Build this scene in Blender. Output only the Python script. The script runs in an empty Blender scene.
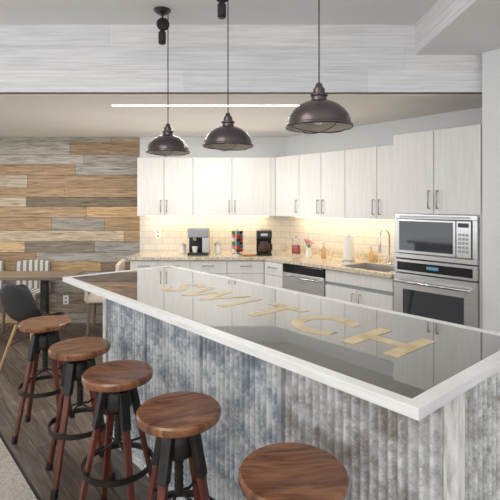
import bpy, bmesh, math, random
from mathutils import Vector, Matrix
random.seed(11)
sc=bpy.context.scene
sc.view_settings.view_transform='Standard'
# ------------------------------------------------------------------ materials
def newmat(name):
    m=bpy.data.materials.new(name); m.use_nodes=True
    nt=m.node_tree; b=nt.nodes['Principled BSDF']; return m,nt,b
def mat(name,col,rough=0.5,metal=0.0,emit=None,es=0,coat=0,trans=0,alpha=1):
    m,nt,b=newmat(name)
    b.inputs['Base Color'].default_value=(*col,1)
    b.inputs['Roughness'].default_value=rough
    b.inputs['Metallic'].default_value=metal
    b.inputs['Coat Weight'].default_value=coat
    b.inputs['Transmission Weight'].default_value=trans
    if emit: 
        b.inputs['Emission Color'].default_value=(*emit,1); b.inputs['Emission Strength'].default_value=es
    return m
def noisemat(name,stops,scale=(1,1,1),nscale=5,detail=6,rough=0.5,metal=0,bump=0.0,dist=0.0,attr=None,coord='Object',coat=0,mixf=1.0,nrough=.5):
    m,nt,b=newmat(name); N=nt.nodes; L=nt.links
    tc=N.new('ShaderNodeTexCoord'); mp=N.new('ShaderNodeMapping'); mp.inputs['Scale'].default_value=scale
    L.new(tc.outputs[coord],mp.inputs['Vector'])
    ns=N.new('ShaderNodeTexNoise'); ns.inputs['Scale'].default_value=nscale; ns.inputs['Detail'].default_value=detail
    ns.inputs['Distortion'].default_value=dist; ns.inputs['Roughness'].default_value=nrough
    L.new(mp.outputs[0],ns.inputs['Vector'])
    cr=N.new('ShaderNodeValToRGB'); e=cr.color_ramp.elements
    e[0].position=stops[0][0]; e[0].color=(*stops[0][1],1)
    e[1].position=stops[-1][0]; e[1].color=(*stops[-1][1],1)
    for p,c in stops[1:-1]:
        x=e.new(p); x.color=(*c,1)
    L.new(ns.outputs['Fac'],cr.inputs[0])
    out=cr.outputs[0]
    if attr:
        at=N.new('ShaderNodeAttribute'); at.attribute_name=attr
        mx=N.new('ShaderNodeMix'); mx.data_type='RGBA'; mx.blend_type='MULTIPLY'; mx.inputs[0].default_value=mixf
        L.new(at.outputs['Color'],mx.inputs[6]); L.new(out,mx.inputs[7]); out=mx.outputs[2]
    L.new(out,b.inputs['Base Color'])
    b.inputs['Roughness'].default_value=rough; b.inputs['Metallic'].default_value=metal; b.inputs['Coat Weight'].default_value=coat
    if bump:
        bp=N.new('ShaderNodeBump'); bp.inputs['Strength'].default_value=bump; bp.inputs['Distance'].default_value=0.01
        L.new(ns.outputs['Fac'],bp.inputs['Height']); L.new(bp.outputs[0],b.inputs['Normal'])
    return m
M={}
M['wall']=noisemat('paint_white',[(0,(.78,.79,.80)),(1,(.84,.85,.86))],nscale=2,rough=.8)
M['ceil']=noisemat('ceiling_paint',[(0,(.80,.80,.80)),(1,(.84,.84,.84))],nscale=2,rough=.9)
M['ceil2']=noisemat('ceiling_cream',[(0,(.80,.775,.73)),(1,(.83,.805,.76))],nscale=1,rough=.85)
M['cab']=noisemat('cabinet_laminate',[(.3,(.745,.735,.70)),(.7,(.82,.81,.78))],scale=(14,14,.9),nscale=4,rough=.42)
M['cabdark']=mat('cabinet_gap',(.20,.19,.17),.7)
M['steel']=noisemat('brushed_steel',[(.3,(.60,.60,.60)),(.7,(.76,.76,.75))],scale=(1,1,60),nscale=3,rough=.28,metal=.9)
M['chrome']=mat('chrome',(.75,.75,.76),.12,1)
M['nickel']=mat('satin_nickel',(.42,.41,.40),.3,.9)
M['black']=mat('black_gloss',(.012,.012,.014),.12)
M['blackm']=mat('black_matte',(.02,.02,.022),.42)
M['iron']=noisemat('iron_dark',[(.3,(.025,.022,.022)),(.7,(.06,.055,.05))],nscale=12,rough=.42,metal=.7)
M['bronze']=noisemat('oil_rubbed_bronze',[(.3,(.07,.058,.058)),(.7,(.15,.125,.125))],nscale=8,rough=.26,metal=.75)
M['bronze_in']=mat('shade_inside',(.50,.46,.40),.4,.3)
M['seat']=noisemat('walnut_seat',[(.25,(.06,.022,.011)),(.5,(.20,.078,.036)),(.75,(.36,.165,.075))],scale=(2,14,2),nscale=2.2,dist=1.2,rough=.25,coat=.3,detail=4)
M['leg']=noisemat('mahogany_leg',[(.3,(.07,.016,.011)),(.7,(.16,.042,.026))],scale=(8,8,1),nscale=6,rough=.35)
M['granite']=noisemat('granite_beige',[(.3,(.36,.29,.20)),(.5,(.66,.57,.44)),(.7,(.84,.77,.64))],nscale=45,rough=.18)
M['whitewood']=noisemat('whitewashed_wood',[(.3,(.72,.72,.70)),(.6,(.83,.83,.82))],scale=(1.5,1.5,14),nscale=3,rough=.4)
M['post']=noisemat('weathered_post',[(.34,(.42,.40,.37)),(.45,(.66,.65,.62)),(.58,(.84,.83,.80))],scale=(9,9,1.5),nscale=5,detail=12,nrough=.65,rough=.6,bump=.3)
M['barrail']=noisemat('weathered_rail',[(.3,(.42,.43,.44)),(.45,(.66,.67,.68)),(.6,(.80,.80,.79))],scale=(3,20,14),nscale=4,detail=10,rough=.6)
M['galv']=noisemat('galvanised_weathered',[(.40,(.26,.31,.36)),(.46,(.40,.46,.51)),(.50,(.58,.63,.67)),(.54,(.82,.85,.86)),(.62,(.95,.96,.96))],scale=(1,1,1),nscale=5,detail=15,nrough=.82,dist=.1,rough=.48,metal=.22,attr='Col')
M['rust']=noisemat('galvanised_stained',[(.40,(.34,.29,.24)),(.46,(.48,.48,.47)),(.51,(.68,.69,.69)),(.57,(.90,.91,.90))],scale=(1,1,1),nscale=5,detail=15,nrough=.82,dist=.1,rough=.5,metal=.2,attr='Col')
M['strip']=noisemat('strip_metal',[(.36,(.30,.34,.39)),(.60,(.72,.74,.76))],nscale=9,detail=12,rough=.45,metal=.3)
M['letter']=noisemat('letter_gold',[(.3,(.46,.34,.17)),(.6,(.66,.53,.31))],nscale=14,rough=.3)
M['glass']=mat('clear_glass',(.95,.97,.97),.02,trans=1)
M['glow']=mat('led_warm',(1,.9,.7),.5,emit=(1,.88,.66),es=2)
M['linear']=mat('linear_led',(1,1,1),.5,emit=(1,.95,.86),es=5)
M['bulb']=mat('bulb_glass',(.80,.76,.7),.2)
M['darkwood']=noisemat('dark_table_wood',[(.3,(.16,.11,.08)),(.7,(.30,.23,.17))],scale=(1,10,10),nscale=4,rough=.35)
M['beech']=noisemat('beech',[(.3,(.50,.30,.13)),(.7,(.68,.45,.22))],scale=(10,10,1),nscale=4,rough=.4)
M['cream']=noisemat('cream_fabric',[(.3,(.66,.58,.46)),(.7,(.80,.74,.63))],nscale=60,rough=.9,bump=.2)
M['paper']=mat('paper_white',(.85,.84,.80),.8)
M['red']=mat('red_plastic',(.55,.03,.02),.4)
M['green']=mat('green_label',(.05,.25,.13),.5)
M['blue']=mat('blue_label',(.04,.20,.40),.5)
M['pink']=mat('pink_petals',(.75,.25,.35),.7)
M['leaf']=mat('leaf_green',(.08,.22,.05),.7)
M['coffee']=mat('coffee_dark',(.05,.02,.01),.3)
M['fgrey']=mat('panel_grey',(.35,.36,.37),.35,.3)
M['plank']=noisemat('reclaimed_wood',[(.30,(.25,.23,.22)),(.42,(.65,.62,.59)),(.55,(1.0,.98,.95)),(.72,(1.35,1.33,1.30))],scale=(1.0,1,14),nscale=3.5,detail=12,nrough=.68,dist=.8,rough=.75,bump=.4,attr='Col')
M['bulk']=noisemat('pale_plank',[(.32,(.80,.80,.81)),(.5,(.95,.95,.955)),(.68,(1.08,1.08,1.08))],scale=(.8,3,20),nscale=2.5,detail=10,nrough=.6,dist=.5,rough=.6,attr='Col')
M['floorp']=noisemat('floor_plank',[(.32,(.30,.28,.26)),(.45,(.65,.63,.60)),(.55,(.9,.88,.86)),(.70,(1.5,1.45,1.4))],scale=(1.0,16,1),nscale=3,detail=12,nrough=.65,dist=.6,rough=.36,attr='Col')
M['carpet']=noisemat('carpet_beige',[(.3,(.30,.27,.24)),(.7,(.50,.46,.41))],nscale=90,rough=1,bump=.5)
M['fjoint']=mat('floor_joint',(.025,.022,.02),.8)
m,nt,b=newmat('backsplash_tile'); N=nt.nodes;L=nt.links
tc=N.new('ShaderNodeTexCoord'); sp=N.new('ShaderNodeSeparateXYZ'); cb=N.new('ShaderNodeCombineXYZ')
L.new(tc.outputs['Object'],sp.inputs[0]); L.new(sp.outputs['X'],cb.inputs['X']); L.new(sp.outputs['Z'],cb.inputs['Y'])
bk=N.new('ShaderNodeTexBrick'); bk.inputs['Scale'].default_value=1; bk.inputs['Brick Width'].default_value=.16; bk.inputs['Row Height'].default_value=.078
bk.inputs['Mortar Size'].default_value=.003
bk.inputs['Color1'].default_value=(.74,.71,.65,1); bk.inputs['Color2'].default_value=(.69,.66,.60,1); bk.inputs['Mortar'].default_value=(.52,.49,.43,1)
L.new(cb.outputs[0],bk.inputs['Vector']); L.new(bk.outputs['Color'],b.inputs['Base Color']); b.inputs['Roughness'].default_value=.3
M['tile']=m
m=noisemat('resin_top_grey',[(.3,(.095,.095,.092)),(.7,(.135,.135,.13))],scale=(1.5,5,1),nscale=2,rough=.015,coat=.9)
m.node_tree.nodes['Principled BSDF'].inputs['Coat Roughness'].default_value=.01
m.node_tree.nodes['Principled BSDF'].inputs['IOR'].default_value=1.85
M['resin']=m
m,nt,b=newmat('striped_fabric'); N=nt.nodes;L=nt.links
tc=N.new('ShaderNodeTexCoord'); wv=N.new('ShaderNodeTexWave'); wv.inputs['Scale'].default_value=4.5; wv.inputs['Distortion'].default_value=.3
L.new(tc.outputs['Object'],wv.inputs['Vector']); cr=N.new('ShaderNodeValToRGB'); cr.color_ramp.interpolation='CONSTANT'
cr.color_ramp.elements[0].color=(.22,.21,.20,1); cr.color_ramp.elements[1].position=.45; cr.color_ramp.elements[1].color=(.66,.63,.56,1)
L.new(wv.outputs['Fac'],cr.inputs[0]); L.new(cr.outputs[0],b.inputs['Base Color']); b.inputs['Roughness'].default_value=.9
M['stripe']=m
M['screen']=mat('oven_glass_dark',(.035,.04,.05),.05,coat=1)
# ------------------------------------------------------------------ helpers
def link(o): sc.collection.objects.link(o); return o
def empty(name,loc=(0,0,0),rz=0):
    e=bpy.data.objects.new(name,None); e.location=loc; e.rotation_euler=(0,0,rz); e.empty_display_size=.1; return link(e)
def fin(name,bm,m,parent=None,smooth=False,bevel=0,loc=None,rot=None):
    me=bpy.data.meshes.new(name); bmesh.ops.recalc_face_normals(bm,faces=bm.faces); bm.to_mesh(me); bm.free()
    if smooth:
        for p in me.polygons: p.use_smooth=True
    me.materials.append(M[m] if isinstance(m,str) else m)
    o=bpy.data.objects.new(name,me); link(o)
    if parent: o.parent=parent
    if loc: o.location=loc
    if rot: o.rotation_euler=rot
    if bevel:
        bv=o.modifiers.new('b','BEVEL'); bv.width=bevel; bv.segments=2; bv.limit_method='ANGLE'
    return o
def addbox(bm,a,b_):
    x0,y0,z0=a;x1,y1,z1=b_
    v=[bm.verts.new(p) for p in ((x0,y0,z0),(x1,y0,z0),(x1,y1,z0),(x0,y1,z0),(x0,y0,z1),(x1,y0,z1),(x1,y1,z1),(x0,y1,z1))]
    return [bm.faces.new([v[i] for i in f]) for f in ((0,3,2,1),(4,5,6,7),(0,1,5,4),(1,2,6,5),(2,3,7,6),(3,0,4,7))]
def box(name,a,b_,m,parent=None,bevel=0,rot=None):
    bm=bmesh.new(); addbox(bm,a,b_); return fin(name,bm,m,parent,bevel=bevel)
def boxes(name,lst,m,parent=None,bevel=0):
    bm=bmesh.new()
    for a,b_ in lst: addbox(bm,a,b_)
    return fin(name,bm,m,parent,bevel=bevel)
def prism(name,poly,z0,z1,m,parent=None,bevel=0):
    bm=bmesh.new(); lo=[bm.verts.new((x,y,z0)) for x,y in poly]; hi=[bm.verts.new((x,y,z1)) for x,y in poly]
    n=len(poly); bm.faces.new(lo[::-1]); bm.faces.new(hi)
    for i in range(n): bm.faces.new([lo[i],lo[(i+1)%n],hi[(i+1)%n],hi[i]])
    return fin(name,bm,m,parent,bevel=bevel)
def lathe(name,prof,m,parent=None,loc=(0,0,0),seg=40,rot=None,smooth=True):
    bm=bmesh.new(); rings=[]
    for r,z in prof:
        if r<1e-5: rings.append([bm.verts.new((0,0,z))])
        else: rings.append([bm.verts.new((r*math.cos(2*math.pi*i/seg),r*math.sin(2*math.pi*i/seg),z)) for i in range(seg)])
    for a,b_ in zip(rings,rings[1:]):
        if len(a)==1 and len(b_)==1: continue
        for i in range(seg):
            j=(i+1)%seg
            if len(a)==1: bm.faces.new([a[0],b_[i],b_[j]])
            elif len(b_)==1: bm.faces.new([a[i],a[j],b_[0]])
            else: bm.faces.new([a[i],a[j],b_[j],b_[i]])
    o=fin(name,bm,m,parent,smooth=smooth,loc=loc,rot=rot)
    if smooth:
        es=o.modifiers.new('e','EDGE_SPLIT'); es.split_angle=math.radians(38)
    return o
def tube(name,pts,r,m,parent=None,cyc=False,radii=None,loc=None):
    cu=bpy.data.curves.new(name,'CURVE'); cu.dimensions='3D'; cu.bevel_depth=r; cu.bevel_resolution=4; cu.use_fill_caps=True
    s=cu.splines.new('POLY'); s.points.add(len(pts)-1)
    for i,p in enumerate(pts):
        s.points[i].co=(*p,1)
        if radii: s.points[i].radius=radii[i]
    s.use_cyclic_u=cyc; cu.materials.append(M[m])
    o=bpy.data.objects.new(name,cu); link(o)
    bpy.context.view_layer.update()
    me=bpy.data.meshes.new_from_object(o.evaluated_get(bpy.context.evaluated_depsgraph_get()))
    bpy.data.objects.remove(o)
    for p in me.polygons: p.use_smooth=True
    o=bpy.data.objects.new(name,me); link(o)
    if parent: o.parent=parent
    if loc: o.location=loc
    return o
def area(name,loc,rot,sx,sy,power,col=(1,1,1)):
    l=bpy.data.lights.new(name,'AREA'); l.shape='RECTANGLE'; l.size=sx; l.size_y=sy; l.energy=power; l.color=col
    o=bpy.data.objects.new(name,l); o.location=loc; o.rotation_euler=rot; return link(o)
# ------------------------------------------------------------------ frame constants
F=450; VX=-140; HZ=202; HC=1.55
TH=math.atan2(-F,250-VX)
d=Vector((math.cos(TH),math.sin(TH))); bb=Vector((-math.sin(TH),math.cos(TH)))
YB=5.77; CEIL=2.89; LOW=2.38; YBK=3.40
C0=Vector((.452,YB))
def planks(name,L0,L1,h0,h1,rowh,lens,cols,m,mode,thick=.012,gap=.0015,var=.006,parent=None):
    bm=bmesh.new(); cl=bm.loops.layers.float_color.new('Col')
    h=h0; last=None
    while h<h1-1e-4:
        rh=random.choice(rowh) ; t=min(h+rh,h1)
        if h1-t<.05: t=h1
        x=L0-random.uniform(0,lens[0])
        while x<L1:
            l=random.uniform(*lens); a=max(x,L0); e=min(x+l,L1)
            if e-a>.01:
                c=random.choice([q for q in cols if q!=last]); last=c
                k=random.uniform(.88,1.12) if m!='bulk' else random.uniform(.98,1.02); c=[min(1,v*k) for v in c]
                th=thick+random.uniform(0,var)
                if mode=='wall': fs=addbox(bm,(a+gap,-th,h+gap),(e-gap,0,t-gap))
                else: fs=addbox(bm,(a+gap,h+gap,0),(e-gap,t-gap,thick))
                for f in fs:
                    for lp in f.loops: lp[cl]=(*c,1)
            x+=l
        h=t
    return fin(name,bm,m,parent)
XW=-1.41
woodc=[(.60,.41,.22),(.46,.33,.20),(.66,.48,.28),(.38,.35,.31),(.45,.43,.39),(.22,.175,.13),(.52,.43,.33),(.41,.29,.18),(.40,.39,.37),(.60,.50,.37),(.30,.25,.20),(.50,.48,.44),(.56,.48,.37),(.35,.34,.33)]
wb=empty('wall_back')
box('core',(-5,YB+.0,0),(C0.x+.1,YB+.12,2.95),'cabdark',wb)
w=planks('reclaimed_planks',-5,XW,.0,LOW,[.12,.14,.165],(.6,1.9),woodc,'plank','wall',gap=.002,parent=wb); w.location=(0,YB,0)
box('painted_part',(XW,YB-.012,1.40),(C0.x+.01,YB,2.95),'wall',wb)
box('tile_part',(XW,YB-.015,0),(C0.x+.01,YB,1.40),'tile',wb)
RR=empty('wall_right',(C0.x,C0.y,0),TH)
box('painted_part',(-.03,0,1.40),(6,.12,2.95),'wall',RR)
box('tile_part',(-.0,-.003,0),(1.915,.12,1.40),'tile',RR)
wr=empty('wall_side',(C0.x,C0.y,0),TH)
box('panel',(2.665,-.62,0),(6.5,-.002,2.95),'wall',wr)
box('baseboard_side',(2.68,-.635,0),(6.5,-.62,.11),'wall',wr)
box('ceiling',(-5,-3,CEIL),(4.5,YBK+.05,CEIL+.08),'ceil')
box('ceiling_kitchen',(-5,YBK+.012,LOW),(2.6,YB+.1,LOW+.05),'ceil2')
bh=empty('wall_bulkhead')
box('core',(-5,YBK,LOW),(2.05,YBK+.05,CEIL),'ceil',bh)
bc=[(.80,.81,.82),(.85,.85,.86),(.78,.79,.80),(.84,.83,.82)]
pl=planks('pale_planks',-5,2.05,LOW,CEIL,[.17],(1.0,2.0),bc,'bulk','wall',thick=.004,gap=.0008,var=.001,parent=bh); pl.location=(0,YBK,0)
sf=empty('ceiling_soffit')
box('core',(1.25,-2.5,2.66),(4.4,YBK,CEIL),'ceil',sf)
pl=planks('pale_planks',-YBK,2.5,2.66,CEIL,[.115],(1.0,2.0),bc,'bulk','wall',thick=.004,gap=.0008,var=.001,parent=sf)
pl.location=(1.25,0,0); pl.rotation_euler=(0,0,-math.pi/2)
fl=empty('floor',(-1.22,2.86,0),TH)
box('subfloor',(-8,-6,-.05),(8,6,-.013),'fjoint',fl)
pl=planks('floor_planks',-4.5,5.5,-.24,5.2,[.13],(.8,1.5),[(.135,.11,.09),(.11,.09,.075),(.165,.135,.11),(.13,.11,.095),(.19,.155,.13)],'floorp','floor',gap=.0012,parent=fl); pl.location=(0,0,-.012)
box('carpet',(-4.5,-5.5,-.012),(5.5,-.25,.004),'carpet',fl)
box('trim_carpet_edge',(-4.5,-.255,-.012),(5.5,-.238,.004),'iron',fl)
# ------------------------------------------------------------------ bar
P0=(-1.2,2.88); BL=2.43; BW=.80; BH=1.07
bar=empty('bar_counter',(P0[0],P0[1],0),TH)
fw=.040; tk=.029
boxes('top_frame',[((0,0,BH-tk),(BL,fw,BH)),((0,BW-fw,BH-tk),(BL,BW,BH)),((0,fw,BH-tk),(fw,BW-fw,BH)),((BL-fw,fw,BH-tk),(BL,BW-fw,BH))],'whitewood',bar,bevel=.002)
box('resin_surface',(fw,fw,BH-tk),(BL-fw,BW-fw,BH-.0015),'resin',bar)
u0=.25; x0=.05; x1=BL-.02; u1=BW-.05
box('base_core',(x0+.02,u0+.03,.0),(x1-.02,u1-.01,BH-tk),'barrail',bar)
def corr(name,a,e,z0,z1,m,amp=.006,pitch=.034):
    bm=bmesh.new(); cl=bm.loops.layers.float_color.new('Col'); n=int((e-a)/pitch*14); nz=6; g=[]; rib_shade={}
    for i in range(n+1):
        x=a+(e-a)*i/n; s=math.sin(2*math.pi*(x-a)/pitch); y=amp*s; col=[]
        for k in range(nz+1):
            v=bm.verts.new((x,y,z0+(z1-z0)*k/nz)); rib_shade[v]=.85-.15*s; col.append(v)  # shade between the ribs painted in: vertex colour darkens the valleys
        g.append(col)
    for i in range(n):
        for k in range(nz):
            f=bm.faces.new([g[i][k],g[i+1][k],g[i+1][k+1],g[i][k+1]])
            for lp in f.loops: c=rib_shade[lp.vert]; lp[cl]=(c,c,c,1)
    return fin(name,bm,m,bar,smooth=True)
xs=[x0+.045,.62,1.17,1.72,x1-.04]
tr=.03
for i in range(4):
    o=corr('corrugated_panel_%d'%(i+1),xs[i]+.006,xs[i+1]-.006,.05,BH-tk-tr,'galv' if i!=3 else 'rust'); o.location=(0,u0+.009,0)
boxes('seam_strips',[((x-.010,u0-.004,.05),(x+.010,u0+.03,BH-tk-tr)) for x in xs[1:4]],'strip',bar)
boxes('corner_posts',[((x0,u0-.006,0),(x0+.045,u0+.04,BH-tk)),((x1-.04,u0-.008,0),(x1,u0+.04,BH-tk)),((x1-.04,u1-.04,0),(x1,u1,BH-tk))],'post',bar,bevel=.002)
box('top_rail',(x0+.045,u0-.002,BH-tk-tr),(x1-.04,u0+.03,BH-tk),'barrail',bar,bevel=.002)
box('bottom_rail',(x0+.045,u0-.002,0),(x1-.04,u0+.03,.05),'barrail',bar,bevel=.002)
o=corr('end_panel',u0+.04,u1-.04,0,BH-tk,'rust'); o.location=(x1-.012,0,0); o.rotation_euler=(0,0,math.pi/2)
for ch,s,wd in (('S',.80,1),('W',1.06,.92),('I',1.30,1),('T',1.52,1.05),('C',1.80,1.05),('H',2.10,1.05)):
    cu=bpy.data.curves.new('t','FONT'); cu.body=ch; cu.size=.335; cu.align_x='CENTER'; cu.extrude=.0008; cu.offset=.008
    o=link(bpy.data.objects.new('t',cu)); bpy.context.view_layer.update()
    me=bpy.data.meshes.new_from_object(o.evaluated_get(bpy.context.evaluated_depsgraph_get())); bpy.data.objects.remove(o)
    me.materials.clear(); me.materials.append(M['letter'])
    o=link(bpy.data.objects.new('letter_'+ch.lower(),me)); o.parent=bar; o.location=(s,.285,BH-.0008); o.scale=(wd,1,1)
# ------------------------------------------------------------------ stools
def stool(px,py,rz):
    Y=(HC-.74)*F/(py-HZ); X=(px-250)/F*Y
    e=empty('bar_stool',(X,Y,0),rz)
    lathe('seat',[(0,.700),(.150,.700),(.162,.706),(.166,.718),(.165,.732),(.158,.739),(.11,.738),(.05,.734),(0,.733)],'seat',e,seg=56)
    lathe('seat_plate',[(0,.672),(.055,.672),(.075,.69),(.085,.6995),(0,.6995)],'iron',e)
    lathe('screw_post',[(0,.40),(.016,.40)]+[(.016+(.003 if k%2 else 0),.40+k*.012) for k in range(1,22)]+[(.014,.68),(0,.68)],'iron',e,seg=16)
    lathe('hub',[(0,.555),(.045,.555),(.062,.57),(.066,.60),(.062,.645),(.05,.66),(0,.66)],'iron',e,seg=24)
    for k in range(4):
        a=math.pi/4+k*math.pi/2; ca,sa=math.cos(a),math.sin(a)
        def leg(nm,pa,pb,wa,wb,ta,m):
            bm=bmesh.new(); vs=[]
            for (r,z),w in ((pa,wa),(pb,wb)):
                for sx,sy in ((-1,-1),(1,-1),(1,1),(-1,1)):
                    rr=r+sx*ta; t=sy*w
                    vs.append(bm.verts.new((rr*ca-t*sa,rr*sa+t*ca,z)))
            bm.faces.new(vs[:4][::-1]); bm.faces.new(vs[4:])
            for i in range(4): bm.faces.new([vs[i],vs[(i+1)%4],vs[4+(i+1)%4],vs[4+i]])
            return fin(nm,bm,m,e,bevel=.004)
        leg('leg_%d'%(k+1),(.207,.012),(.082,.59),.013,.019,.011,'leg')
        leg('leg_cap_%d'%(k+1),(.104,.50),(.068,.665),.0215,.0225,.016,'iron')
        leg('foot_%d'%(k+1),(.211,0),(.203,.05),.015,.015,.014,'iron')
        tube('bracket_%d'%(k+1),[(.012*ca,.012*sa,.41),(.07*ca,.07*sa,.385),(.125*ca,.125*sa,.385)],.006,'iron',e)
    R=.162; z=.30
    lathe('foot_ring',[(R-.004,z-.013),(R+.005,z-.013),(R+.005,z+.013),(R-.004,z+.013),(R-.004,z-.013)],'iron',e,seg=56)
for px,py,rz in ((45,321,.2),(80,345,.5),(118,371,-.15),(179,408,.35),(293,470,.1)): stool(px,py,rz)
# ------------------------------------------------------------------ pendants
def pendant(px,rimy,w,pulley):
    Y=F*.30/w; X=(px-250)/F*Y; zr=HC+(HZ-rimy)/F*Y
    e=empty('pendant_lamp',(X,Y,0))
    R=.15
    prof=[(R,0),(R+.004,.004),(R+.003,.012),(R-.006,.016),(R-.008,.03),(.134,.056),(.115,.082),(.088,.104),(.058,.118),(.036,.124),(.034,.140),(.040,.144),(.040,.152),(.028,.156),(.026,.178),(.018,.185),(.014,.20),(.006,.206),(0,.208)]
    lathe('dome_shade',[(r,z+zr) for r,z in prof],'bronze',e)
    lathe('shade_lining',[(r-.004,z+zr-.002) for r,z in [(R,.004),(R-.010,.03),(.130,.056),(.110,.080),(.083,.101),(.04,.116)]]+[(0,zr+.116)],'bronze_in',e)
    lathe('bulb',[(0,zr+.015),(.020,zr+.02),(.027,zr+.04),(.022,zr+.065),(.013,zr+.085),(.013,zr+.114),(0,zr+.114)],'bulb',e,seg=24)
    for k in range(2):
        a=k*math.pi/2+.4; pts=[]
        for i in range(13):
            t=math.pi*i/12; pts.append((R*.93*math.cos(t)*math.cos(a),R*.93*math.cos(t)*math.sin(a),zr+.004-.024*math.sin(t)))
        tube('guard_wire_%d'%(k+1),pts,.002,'bronze',e)
    tube('cord',[(0,0,zr+.20),(0,0,CEIL-.03)],.0035,'bronze',e)
    lathe('ceiling_canopy',[(0,CEIL-.035),(.02,CEIL-.035),(.045,CEIL-.022),(.06,CEIL-.006),(.06,CEIL),(0,CEIL)],'bronze',e,loc=(-.04 if pulley else 0,0,0))
    if pulley:
        lathe('pulley_wheel',[(0,-.014),(.040,-.014),(.044,-.009),(.032,0),(.044,.009),(.040,.014),(0,.014)],'iron',e,loc=(-.035,0,CEIL-.10),rot=(math.pi/2,0,0),seg=28)
        tube('pulley_bracket',[(-.035,0,CEIL-.03),(-.035,-.020,CEIL-.045),(-.035,-.020,CEIL-.10)],.006,'iron',e)
        lathe('counterweight',[(0,-.05),(.018,-.05),(.026,-.04),(.026,.03),(.016,.04),(.008,.055),(0,.055)],'iron',e,loc=(-.035,-.03,CEIL-.20),seg=20)
        tube('weight_cord',[(-.035,-.03,CEIL-.15),(-.035,-.02,CEIL-.10)],.004,'bronze',e)
pendant(168,153,43,True); pendant(228,147,50,True); pendant(319,128,66,False)
# ------------------------------------------------------------------ kitchen joinery
def handle(p,x,y,z0,z1,n):
    tube('pull_%d'%n,[(x,y,z0),(x,y-.028,z0+.0),(x,y-.028,z1),(x,y,z1)],.0055,'nickel',p)
def hhandle(p,xa,xb,y,z,n):
    tube('pull_%d'%n,[(xa,y,z),(xa,y-.028,z),(xb,y-.028,z),(xb,y,z)],.0055,'nickel',p)
def uppers(name,loc,rz,edges,z0,z1,depth,sides,end0=None,poly=None):
    e=empty(name,loc,rz)
    a,b_=edges[0],edges[-1]
    if poly: prism('carcass',poly,z0,z1,'cab',e)
    else: box('carcass',(a,-depth+.02,z0),(b_,-.016,z1),'cab',e)
    for i in range(len(edges)-1):
        box('door_%d'%(i+1),(edges[i]+.003,-depth,z0+.002),(edges[i+1]-.003,-depth+.017,z1-.002),'cab',e,bevel=.0015)
        s=sides[i]
        if s: 
            x=edges[i+1]-.035 if s=='r' else edges[i]+.035
            handle(e,x,-depth,z0+.05,z0+.19,i+1)
    return e
Xp=lambda px,Y:(px-250)/F*Y
ef=[Xp(p,5.44) for p in (137,164,193,232,271)]
uppers('upper_cabinet',(0,YB,0),0,ef,1.38,2.09,.33,['r','l','r','l'])
box('filler',(ef[-1],-.33,1.38),(.302,-.02,2.09),'cab',bpy.data.objects['upper_cabinet'])
er=[.156,.545,.869,1.19,1.57,1.915]
uppers('upper_cabinet',(C0.x,C0.y,0),TH,er,1.38,2.09,.33,['r','r','l','r','l'],
   poly=[(.17,-.31),(1.915,-.31),(1.915,-.005),(.03,-.005)])
eb=[Xp(p,5.15) for p in (130,158,190,227,264)]
bl=empty('base_cabinet',(0,YB,0),0)
prism('carcass',[(eb[0],-.60),(eb[-1]+.01,-.60),(.38,-.03),(eb[0],-.03)],.10,.885,'cab',bl)
box('toe_kick',(eb[0],-.55,0),(eb[-1],-.05,.10),'cabdark',bl)
for i in range(4):
    box('drawer_%d'%(i+1),(eb[i]+.003,-.62,.735),(eb[i+1]-.003,-.601,.875),'cab',bl,bevel=.0015)
    box('door_%d'%(i+1),(eb[i]+.003,-.62,.11),(eb[i+1]-.003,-.601,.73),'cab',bl,bevel=.0015)
    c=(eb[i]+eb[i+1])/2; hhandle(bl,c-.06,c+.06,-.62,.82,i+1)
    handle(bl,eb[i+1]-.04 if i%2==0 else eb[i]+.04,-.62,.55,.69,i+5)
br=empty('base_cabinet',(C0.x,C0.y,0),TH)
X_dw0,X_dw1=.592,1.165; XC0=1.925; XC1=2.655
box('corner_unit',(.285,-.62,.10),(X_dw0-.004,-.10,.885),'cab',br)
box('corner_drawer',(.30,-.638,.735),(X_dw0-.006,-.621,.875),'cab',br,bevel=.0015)
box('corner_door',(.30,-.638,.11),(X_dw0-.006,-.621,.73),'cab',br,bevel=.0015)
hhandle(br,.38,.50,-.638,.82,1)
boxes('sink_unit_box',[((X_dw1+.004,-.60,.10),(X_dw1+.02,-.02,.885)),((XC0-.02,-.60,.10),(XC0-.004,-.02,.885)),((X_dw1+.02,-.04,.10),(XC0-.02,-.02,.885)),((X_dw1+.02,-.60,.10),(XC0-.02,-.04,.12))],'cab',br)
box('apron',(X_dw1+.006,-.62,.765),(XC0-.006,-.60,.88),'cab',br,bevel=.0015)
xm=(X_dw1+XC0)/2
box('sink_door_1',(X_dw1+.006,-.62,.11),(xm-.002,-.60,.73),'cab',br,bevel=.0015)
box('sink_door_2',(xm+.002,-.62,.11),(XC0-.006,-.60,.73),'cab',br,bevel=.0015)
box('recess_rail',(X_dw1+.006,-.612,.731),(XC0-.006,-.60,.764),'fgrey',br)  # grey rail set back between apron and doors
handle(br,xm-.04,-.62,.55,.69,2); handle(br,xm+.04,-.62,.55,.69,3)
box('toe_kick',(.32,-.55,0),(X_dw0-.01,-.10,.10),'cabdark',br)
box('toe_kick_2',(X_dw1+.01,-.55,0),(XC0-.01,-.10,.10),'cabdark',br)
def loc2w(x,y): v=C0+d*x+bb*y; return (v.x,v.y)
ct=empty('granite_countertop')
ip=loc2w(.295,-.645)
prism('left_run',[(eb[0]-.02,YB-.645),(ip[0]-.0,YB-.645),loc2w(.02,-.02),(C0.x-.02,YB-.02),(eb[0]-.02,YB-.02)],.887,.92,'granite',ct,bevel=.003)
rr=empty('run',(C0.x,C0.y,0),TH); rr.parent=ct
SX0,SX1,SY0,SY1=1.30,1.82,-.55,-.14
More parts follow.
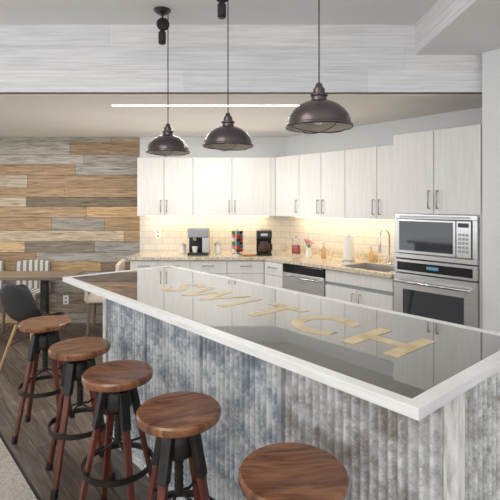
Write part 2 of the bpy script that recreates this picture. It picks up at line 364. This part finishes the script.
prism('right_run_a',[(.30,-.645),(SX0,-.645),(SX0,-.01),(.03,-.01)],.888,.921,'granite',rr)
boxes('right_run_b',[((SX0,-.645,.888),(SX1,SY0,.921)),((SX0,SY1,.888),(SX1,-.01,.921)),((SX1,-.645,.888),(XC0-.003,-.01,.921))],'granite',rr)
boxes('splash_upstand',[((.03,-.022,.921),(XC0-.003,-.004,1.0))],'granite',rr)
sk=empty('kitchen_sink',(C0.x,C0.y,0),TH)
boxes('basin',[((SX0+.002,SY0+.002,.74),(SX1-.002,SY1-.002,.75)),((SX0+.002,SY0+.002,.75),(SX0+.012,SY1-.002,.918)),((SX1-.012,SY0+.002,.75),(SX1-.002,SY1-.002,.918)),((SX0+.012,SY0+.002,.75),(SX1-.012,SY0+.012,.918)),((SX0+.012,SY1-.012,.75),(SX1-.012,SY1-.002,.918))],'steel',sk)
fa=empty('kitchen_faucet',(*loc2w(1.56,-.09),.921),TH)
lathe('base',[(0,.001),(.028,.001),(.028,.012),(.02,.02),(.018,.09),(0,.09)],'chrome',fa,seg=24)
pts=[(0,0,.05),(0,0,.27)]
for i in range(1,13):
    a=math.pi*i/12; pts.append((0,-.085+.085*math.cos(a),.27+.085*math.sin(a)))
pts.append((0,-.17,.20)); tube('spout',pts,.012,'chrome',fa)
tube('spray_head',[(0,-.17,.21),(0,-.17,.13)],.017,'chrome',fa)
tube('lever',[(.015,0,.06),(.06,0,.07),(.10,-.01,.11)],.007,'chrome',fa)
dw=empty('dishwasher',(C0.x,C0.y,0),TH)
box('tub',(X_dw0,-.60,.10),(X_dw1,-.05,.88),'blackm',dw)
box('door',(X_dw0+.003,-.635,.12),(X_dw1-.003,-.60,.79),'steel',dw,bevel=.004)
box('control_panel',(X_dw0+.003,-.64,.795),(X_dw1-.003,-.60,.878),'black',dw,bevel=.004)
tube('door_handle',[(X_dw0+.05,-.635,.755),(X_dw0+.05,-.675,.755),(X_dw1-.05,-.675,.755),(X_dw1-.05,-.635,.755)],.010,'chrome',dw)
box('kick_plate',(X_dw0+.01,-.56,0),(X_dw1-.01,-.50,.10),'blackm',dw)
oc=empty('oven_tall_cabinet',(C0.x,C0.y,0),TH)
FY=-.62
boxes('carcass',[((XC0,FY+.02,0),(XC0+.018,-.02,2.13)),((XC1-.018,FY+.02,0),(XC1,-.02,2.13)),((XC0+.018,FY+.02,1.44),(XC1-.018,-.02,2.13)),((XC0+.018,FY+.02,.10),(XC1-.018,-.02,.42)),((XC0+.018,FY+.06,0),(XC1-.018,-.02,.10))],'cab',oc)
xm=(XC0+XC1)/2
box('door_1',(XC0+.002,FY,1.455),(xm-.003,FY+.017,2.13),'cab',oc,bevel=.0015)
box('door_2',(xm+.003,FY,1.455),(XC1-.002,FY+.017,2.13),'cab',oc,bevel=.0015)
handle(oc,xm-.035,FY,1.50,1.64,1); handle(oc,xm+.035,FY,1.50,1.64,2)
box('drawer',(XC0+.002,FY,.12),(XC1-.002,FY+.019,.415),'cab',oc,bevel=.0015)
hhandle(oc,xm-.08,xm+.08,FY,.34,3)
mw=empty('built_in_microwave',(C0.x,C0.y,0),TH)
A,B=XC0+.021,XC1-.021
box('body',(A+.01,FY+.02,1.10),(B-.01,-.10,1.43),'blackm',mw)
boxes('trim_frame',[((A,FY-.012,1.075),(B,FY+.015,1.115)),((A,FY-.012,1.41),(B,FY+.015,1.448)),((A,FY-.012,1.115),(A+.035,FY+.015,1.41)),((B-.035,FY-.012,1.115),(B,FY+.015,1.41))],'steel',mw,bevel=.003)
boxes('vent_slots',[((A+.05,FY-.0135,1.42+.009*k),(B-.05,FY-.011,1.424+.009*k)) for k in range(2)],'blackm',mw)
box('door',(A+.04,FY-.03,1.12),(B-.155,FY,1.405),'steel',mw,bevel=.004)
box('door_window',(A+.055,FY-.034,1.145),(B-.175,FY-.029,1.39),'screen',mw)
box('control_panel',(B-.15,FY-.03,1.12),(B-.04,FY,1.405),'steel',mw,bevel=.004)
box('display',(B-.135,FY-.033,1.355),(B-.055,FY-.029,1.388),'black',mw)
boxes('keypad',[((B-.133+.028*i,FY-.033,1.16+.032*j),(B-.113+.028*i,FY-.029,1.18+.032*j)) for i in range(3) for j in range(5)],'fgrey',mw)
ov=empty('wall_oven',(C0.x,C0.y,0),TH)
box('body',(A+.01,FY+.02,.44),(B-.01,-.10,1.06),'blackm',ov)
box('control_panel',(A,FY-.02,.955),(B,FY+.015,1.065),'steel',ov,bevel=.003)
box('control_glass',(A+.03,FY-.023,.975),(B-.03,FY-.019,1.045),'black',ov)
box('clock_display',(xm-.05,FY-.0245,1.0),(xm+.05,FY-.0225,1.025),mat('clock_led',(.02,.05,.08),.2,emit=(.3,.7,1),es=.3),ov)
box('door',(A,FY-.03,.44),(B,FY+.015,.945),'steel',ov,bevel=.004)
box('door_window',(A+.09,FY-.034,.55),(B-.09,FY-.029,.82),'screen',ov)
tube('door_handle',[(A+.04,FY-.03,.885),(A+.04,FY-.075,.885),(B-.04,FY-.075,.885),(B-.04,FY-.03,.885)],.012,'chrome',ov)
uc=empty('under_cabinet_light',(0,YB,0))
box('strip',(ef[0]+.05,-.10,1.366),(ef[-1]-.02,-.07,1.379),'glow',uc)
uc2=empty('under_cabinet_light',(C0.x,C0.y,0),TH)
box('strip',(.25,-.10,1.366),(1.88,-.07,1.379),'glow',uc2)
a1=area('under_cabinet_lamp',((ef[0]+ef[-1])/2,YB-.14,1.36),(math.radians(15),0,0),1.5,.03,3.4,(1,.77,.47))
p=loc2w(1.05,-.14); a2=area('under_cabinet_lamp',(p[0],p[1],1.36),(math.radians(15),0,TH),1.6,.03,3.4,(1,.77,.47))
ll=empty('linear_ceiling_light')
box('diffuser',(-1.18,3.835,LOW-.006),(.43,3.875,LOW-.001),'linear',ll)
box('housing',(-1.19,3.825,LOW-.004),(.44,3.885,LOW+.0),'wall',ll)
area('linear_ceiling_lamp',(-.375,3.855,LOW-.012),(0,0,0),1.6,.04,11,(1,.97,.93))
# ------------------------------------------------------------------ counter items
zt=.9215
def at(px,Yd,name,z=zt): return empty(name,(Xp(px,Yd),Yd,z))
cm=at(199,5.42,'coffee_machine')
box('base',(-.12,-.14,0),(.12,.12,.03),'blackm',cm,bevel=.004)
box('rear_tower',(-.12,.0,.03),(.12,.12,.30),'black',cm,bevel=.006)
box('head',(-.12,-.13,.21),(.12,.0,.32),'fgrey',cm,bevel=.01)
box('side_column',(.05,-.11,.03),(.12,.0,.21),'steel',cm,bevel=.004)
lathe('brew_spout',[(0,.17),(.015,.17),(.022,.21),(0,.21)],'chrome',cm,loc=(-.04,-.07,0),seg=20)
lathe('cup',[(0,.031),(.025,.031),(.035,.10),(.031,.10),(.024,.036),(0,.036)],'paper',cm,loc=(-.04,-.07,0),seg=24)
rk=at(237,5.42,'pod_carousel')
lathe('base',[(0,0),(.07,0),(.07,.012),(.01,.018),(.008,.29),(.018,.30),(0,.31)],'chrome',rk,seg=28)
for k in range(5):
    for j in range(6):
        a=2*math.pi*k/5
        lathe('pod_%d_%d'%(k,j),[(0,-.02),(.018,-.018),(.024,.016),(.026,.02),(0,.02)],['red','green','blue','paper','coffee','pink'][(j*2+k)%6],rk,loc=(.05*math.cos(a),.05*math.sin(a),.045+.043*j),seg=14)
dc=at(264,5.38,'drip_coffee_maker')
box('base',(-.09,-.13,0),(.09,.11,.03),'black',dc,bevel=.005)
box('tower',(-.09,.02,.03),(.09,.11,.26),'black',dc,bevel=.005)
box('brew_head',(-.09,-.11,.20),(.09,.11,.29),'blackm',dc,bevel=.01)
lathe('carafe',[(0,.032),(.055,.032),(.068,.06),(.066,.11),(.045,.15),(.042,.165),(0,.165)],'coffee',dc,loc=(0,-.05,0),seg=28)
tube('carafe_handle',[(.05,-.07,.14),(.09,-.10,.13),(.09,-.10,.07),(.06,-.07,.06)],.007,'blackm',dc)
box('badge',(-.04,-.114,.23),(.04,-.11,.26),'steel',dc)
def canister(px,Y,r,h,m):
    e=at(px,Y,'kitchen_canister')
    lathe('body',[(0,0),(r,0),(r+.002,.01),(r+.002,h),(0,h)],m,e,seg=28)
    lathe('lid',[(0,h+.001),(r+.004,h+.001),(r+.004,h+.018),(.01,h+.022),(.013,h+.038),(0,h+.042)],'steel',e,seg=28)
canister(218,5.50,.04,.11,'paper'); canister(183,5.52,.035,.09,'paper')
tr_=at(249,5.30,'serving_tray'); lathe('dish',[(0,0),(.07,0),(.09,.018),(.086,.018),(.067,.005),(0,.005)],'beech',tr_,seg=32)
def onr(x,y,name,z=.922): v=loc2w(x,y); return empty(name,(v[0],v[1],z),TH)
cj=onr(.40,-.22,'candy_jar')
lathe('jar',[(0,0),(.05,0),(.055,.02),(.055,.16),(.045,.18),(.041,.18),(.05,.158),(.05,.022),(0,.006)],'glass',cj,seg=28)
lathe('candies',[(0,.008),(.048,.024),(.048,.11),(.03,.12),(0,.12)],'red',cj,seg=20)
lathe('lid',[(0,.181),(.05,.181),(.05,.195),(.012,.20),(.014,.22),(0,.225)],'chrome',cj,seg=28)
fv=onr(.62,-.25,'flower_vase')
lathe('vase',[(0,0),(.03,0),(.038,.04),(.025,.09),(.032,.11),(.028,.11),(.02,.09),(0,.08)],'paper',fv,seg=24)
for k in range(9):
    a=k*2.4; r=.012+.004*k; h=.16+.012*(k%4)
    tube('stem_%d'%k,[(0,0,.08),(r*.6*math.cos(a),r*.6*math.sin(a),.13),(r*math.cos(a),r*math.sin(a),h)],.0022,'leaf',fv)
    lathe('bloom_%d'%k,[(0,-.012),(.012,-.006),(.018,.004),(.012,.012),(0,.008)],'pink' if k%3 else 'paper',fv,loc=(r*math.cos(a),r*math.sin(a),h),seg=10)
def bottle(x,y,m,s=1):
    sd=onr(x,y,'soap_dispenser')
    lathe('bottle',[(0,0),(.028*s,0),(.03*s,.01),(.03*s,.10*s),(.012,.125*s),(.010,.14*s),(0,.14*s)],m,sd,seg=20)
    tube('pump',[(0,0,.13*s),(0,0,.17*s),(0,-.035,.165*s)],.005,'chrome',sd)
bottle(.80,-.20,'beech'); bottle(1.34,-.08,'beech',.9)
pt=onr(1.16,-.22,'paper_towel_holder')
lathe('base',[(0,0),(.075,0),(.075,.01),(0,.014)],'chrome',pt,seg=32)
lathe('roll',[(.02,.016),(.058,.016),(.060,.02),(.060,.27),(.058,.275),(.02,.275)],'paper',pt,seg=36)
lathe('rod',[(0,.01),(.008,.01),(.008,.30),(.014,.31),(0,.325)],'chrome',pt,seg=16)
def outlet(name,loc,rz,horizontal=False):
    e=empty(name,loc,rz); w,h=(.115,.07) if horizontal else (.07,.115)
    box('plate',(-w/2,-.006,-h/2),(w/2,0,h/2),'paper',e,bevel=.002)
    boxes('slots',[((-.012,-.0075,z-.012),(.012,-.0055,z+.012)) for z in (-.025,.025)] if not horizontal else [((x-.012,-.0075,-.012),(x+.012,-.0055,.012)) for x in (-.03,.03)],'fgrey',e)
v=loc2w(.98,-.003); outlet('wall_outlet',(v[0],v[1],1.14),TH,True)
outlet('wall_outlet',(Xp(158,5.75),YB-.0155,1.14),0)
outlet('wall_outlet',(Xp(66,5.75),YB-.021,.30),0)
v=loc2w(2.82,-.62); pf=empty('framed_notice',(v[0],v[1],1.35),TH)
boxes('frame',[((-.0,-.02,-.35),(.03,-.001,.35)),((.42,-.02,-.35),(.45,-.001,.35)),((.03,-.02,-.35),(.42,-.001,-.32)),((.03,-.02,.32),(.42,-.001,.35))],'darkwood',pf)
box('print',(.03,-.012,-.32),(.42,-.001,.32),'green',pf)
# ------------------------------------------------------------------ dining corner
tb=empty('dining_table')
box('top',(-3.35,4.78,.715),(-1.93,5.22,.75),'darkwood',tb,bevel=.004)
for i,x in enumerate((-2.28,-3.05)):
    box('pedestal_%d'%(i+1),(x-.035,4.96,.03),(x+.035,5.03,.715),'iron',tb,bevel=.004)
    box('foot_bar_%d'%(i+1),(x-.035,4.80,0),(x+.035,5.19,.03),'iron',tb,bevel=.004)
def shell_chair(loc,rz):
    e=empty('dining_chair',loc,rz)
    bm=bmesh.new(); nv=14; g=[]
    prof=[(.22,.445),(.18,.455),(.08,.44),(-.04,.432),(-.13,.45),(-.18,.50),(-.205,.58),(-.225,.68),(-.245,.78),(-.25,.82)]
    wid=[.17,.205,.225,.235,.24,.24,.235,.22,.18,.12]
    for k,((x,z),w) in enumerate(zip(prof,wid)):
        row=[]
        for j in range(nv+1):
            s=-1+2*j/nv; cu=abs(s)**2.4
            up=cu*(.09 if 1<k<6 else .035); fwd=cu*(.05 if k>=5 else 0)
            row.append(bm.verts.new((x+fwd,s*w,z+up*(1 if k<6 else .3))))
        g.append(row)
    for k in range(len(g)-1):
        for j in range(nv): bm.faces.new([g[k][j],g[k][j+1],g[k+1][j+1],g[k+1][j]])
    o=fin('seat_shell',bm,'blackm',e,smooth=True); s=o.modifiers.new('s','SOLIDIFY'); s.thickness=.008; s=o.modifiers.new('u','SUBSURF'); s.levels=1; s.render_levels=2
    for k,(sx,sy) in enumerate(((1,1),(1,-1),(-1,1),(-1,-1))):
        tube('leg_%d'%(k+1),[(sx*.09-.01,sy*.10,.42),(sx*.20,sy*.21,0)],.014,'beech',e,radii=[1.15,.75])
    tube('brace_1',[(.14,.155,.22),(-.14,-.155,.40)],.004,'iron',e); tube('brace_2',[(.14,-.155,.22),(-.14,.155,.40)],.004,'iron',e)
    tube('brace_3',[(-.15,.155,.22),(.10,-.12,.40)],.004,'iron',e)
shell_chair((-2.02,4.20,0),1.15)
shell_chair((-3.05,4.42,0),1.2)
def fabric_chair(name,loc,rz,m,top):
    e=empty(name,loc,rz)
    box('seat',(-.22,-.20,.40),(.22,.20,.47),m,e,bevel=.02)
    bm=bmesh.new(); n=12; A_=[];B_=[]
    for i in range(n+1):
        s=-1+2*i/n; x=.22*s; y=.19-.03*s*s
        for z in (.47,top-.03*s*s*s*s):
            A_.append(bm.verts.new((x,y+(z-.47)*.05,z))); B_.append(bm.verts.new((x,y-.045+(z-.47)*.05,z)))
    for i in range(n):
        a,b2,c,dd=2*i,2*i+1,2*i+3,2*i+2
        bm.faces.new([A_[a],A_[dd],A_[c],A_[b2]]); bm.faces.new([B_[a],B_[b2],B_[c],B_[dd]])
        bm.faces.new([A_[b2],A_[c],B_[c],B_[b2]]); bm.faces.new([A_[a],B_[a],B_[dd],A_[dd]])
    bm.faces.new([A_[0],A_[1],B_[1],B_[0]]); bm.faces.new([A_[-2],B_[-2],B_[-1],A_[-1]])
    fin('backrest',bm,m,e,smooth=False,bevel=.008)
    for k,(sx,sy) in enumerate(((1,1),(1,-1),(-1,1),(-1,-1))):
        tube('leg_%d'%(k+1),[(sx*.18,sy*.16,.40),(sx*.20,sy*.18,0)],.018,'darkwood',e,radii=[1.1,.7])
fabric_chair('striped_chair',(-2.72,5.49,0),0,'stripe',.82)
fabric_chair('striped_chair',(-3.3,5.49,0),0,'stripe',.82)
ac=empty('cream_armchair',(-1.70,5.33,0),-math.pi/2+.15)
fabric_chair('tmp',(0,0,0),0,'cream',.86); t=bpy.data.objects['tmp']
for ch in list(t.children): ch.parent=ac
bpy.data.objects.remove(t)
for s in (-1,1):
    tube('arm_%d'%(1 if s>0 else 2),[(s*.225,.17,.66),(s*.24,.0,.65),(s*.24,-.17,.62),(s*.215,-.19,.44)],.022,'cream',ac)
# ------------------------------------------------------------------ lights / world / camera
W=bpy.data.worlds.new('world'); sc.world=W; W.use_nodes=True
bg=W.node_tree.nodes['Background']; bg.inputs[0].default_value=(.98,.985,1,1); bg.inputs[1].default_value=1.7
area('overhead_fill',(-1.2,1.0,CEIL-.02),(0,0,0),1.2,1.2,18,(1,.98,.95))  # this and the next two: fill lights added below the ceilings, no fixtures
area('overhead_fill',(-2.6,4.6,LOW-.02),(0,0,0),.6,.6,18,(1,.97,.93))
area('overhead_fill',(-.4,4.7,LOW-.02),(0,0,0),.8,.3,8,(1,.98,.94))
area('upward_fill',(-.8,.0,1.9),(math.radians(180),0,0),4,2.5,36,(1,.98,.96))  # added fill in midair, aimed up to brighten the main ceiling
area('upward_fill_kitchen',(-.7,4.55,1.2),(math.radians(180),0,0),2.6,1.0,9,(1,.96,.91))  # added fill without a fixture, lifts the kitchen ceiling from below
cam=bpy.data.cameras.new('camera'); cam.lens=F/500*36; cam.sensor_width=36; cam.sensor_fit='HORIZONTAL'; cam.shift_y=-(250-HZ)/500
cam.clip_start=.02
co=link(bpy.data.objects.new('camera',cam)); co.location=(0,0,HC); co.rotation_euler=(math.pi/2,0,0); sc.camera=co
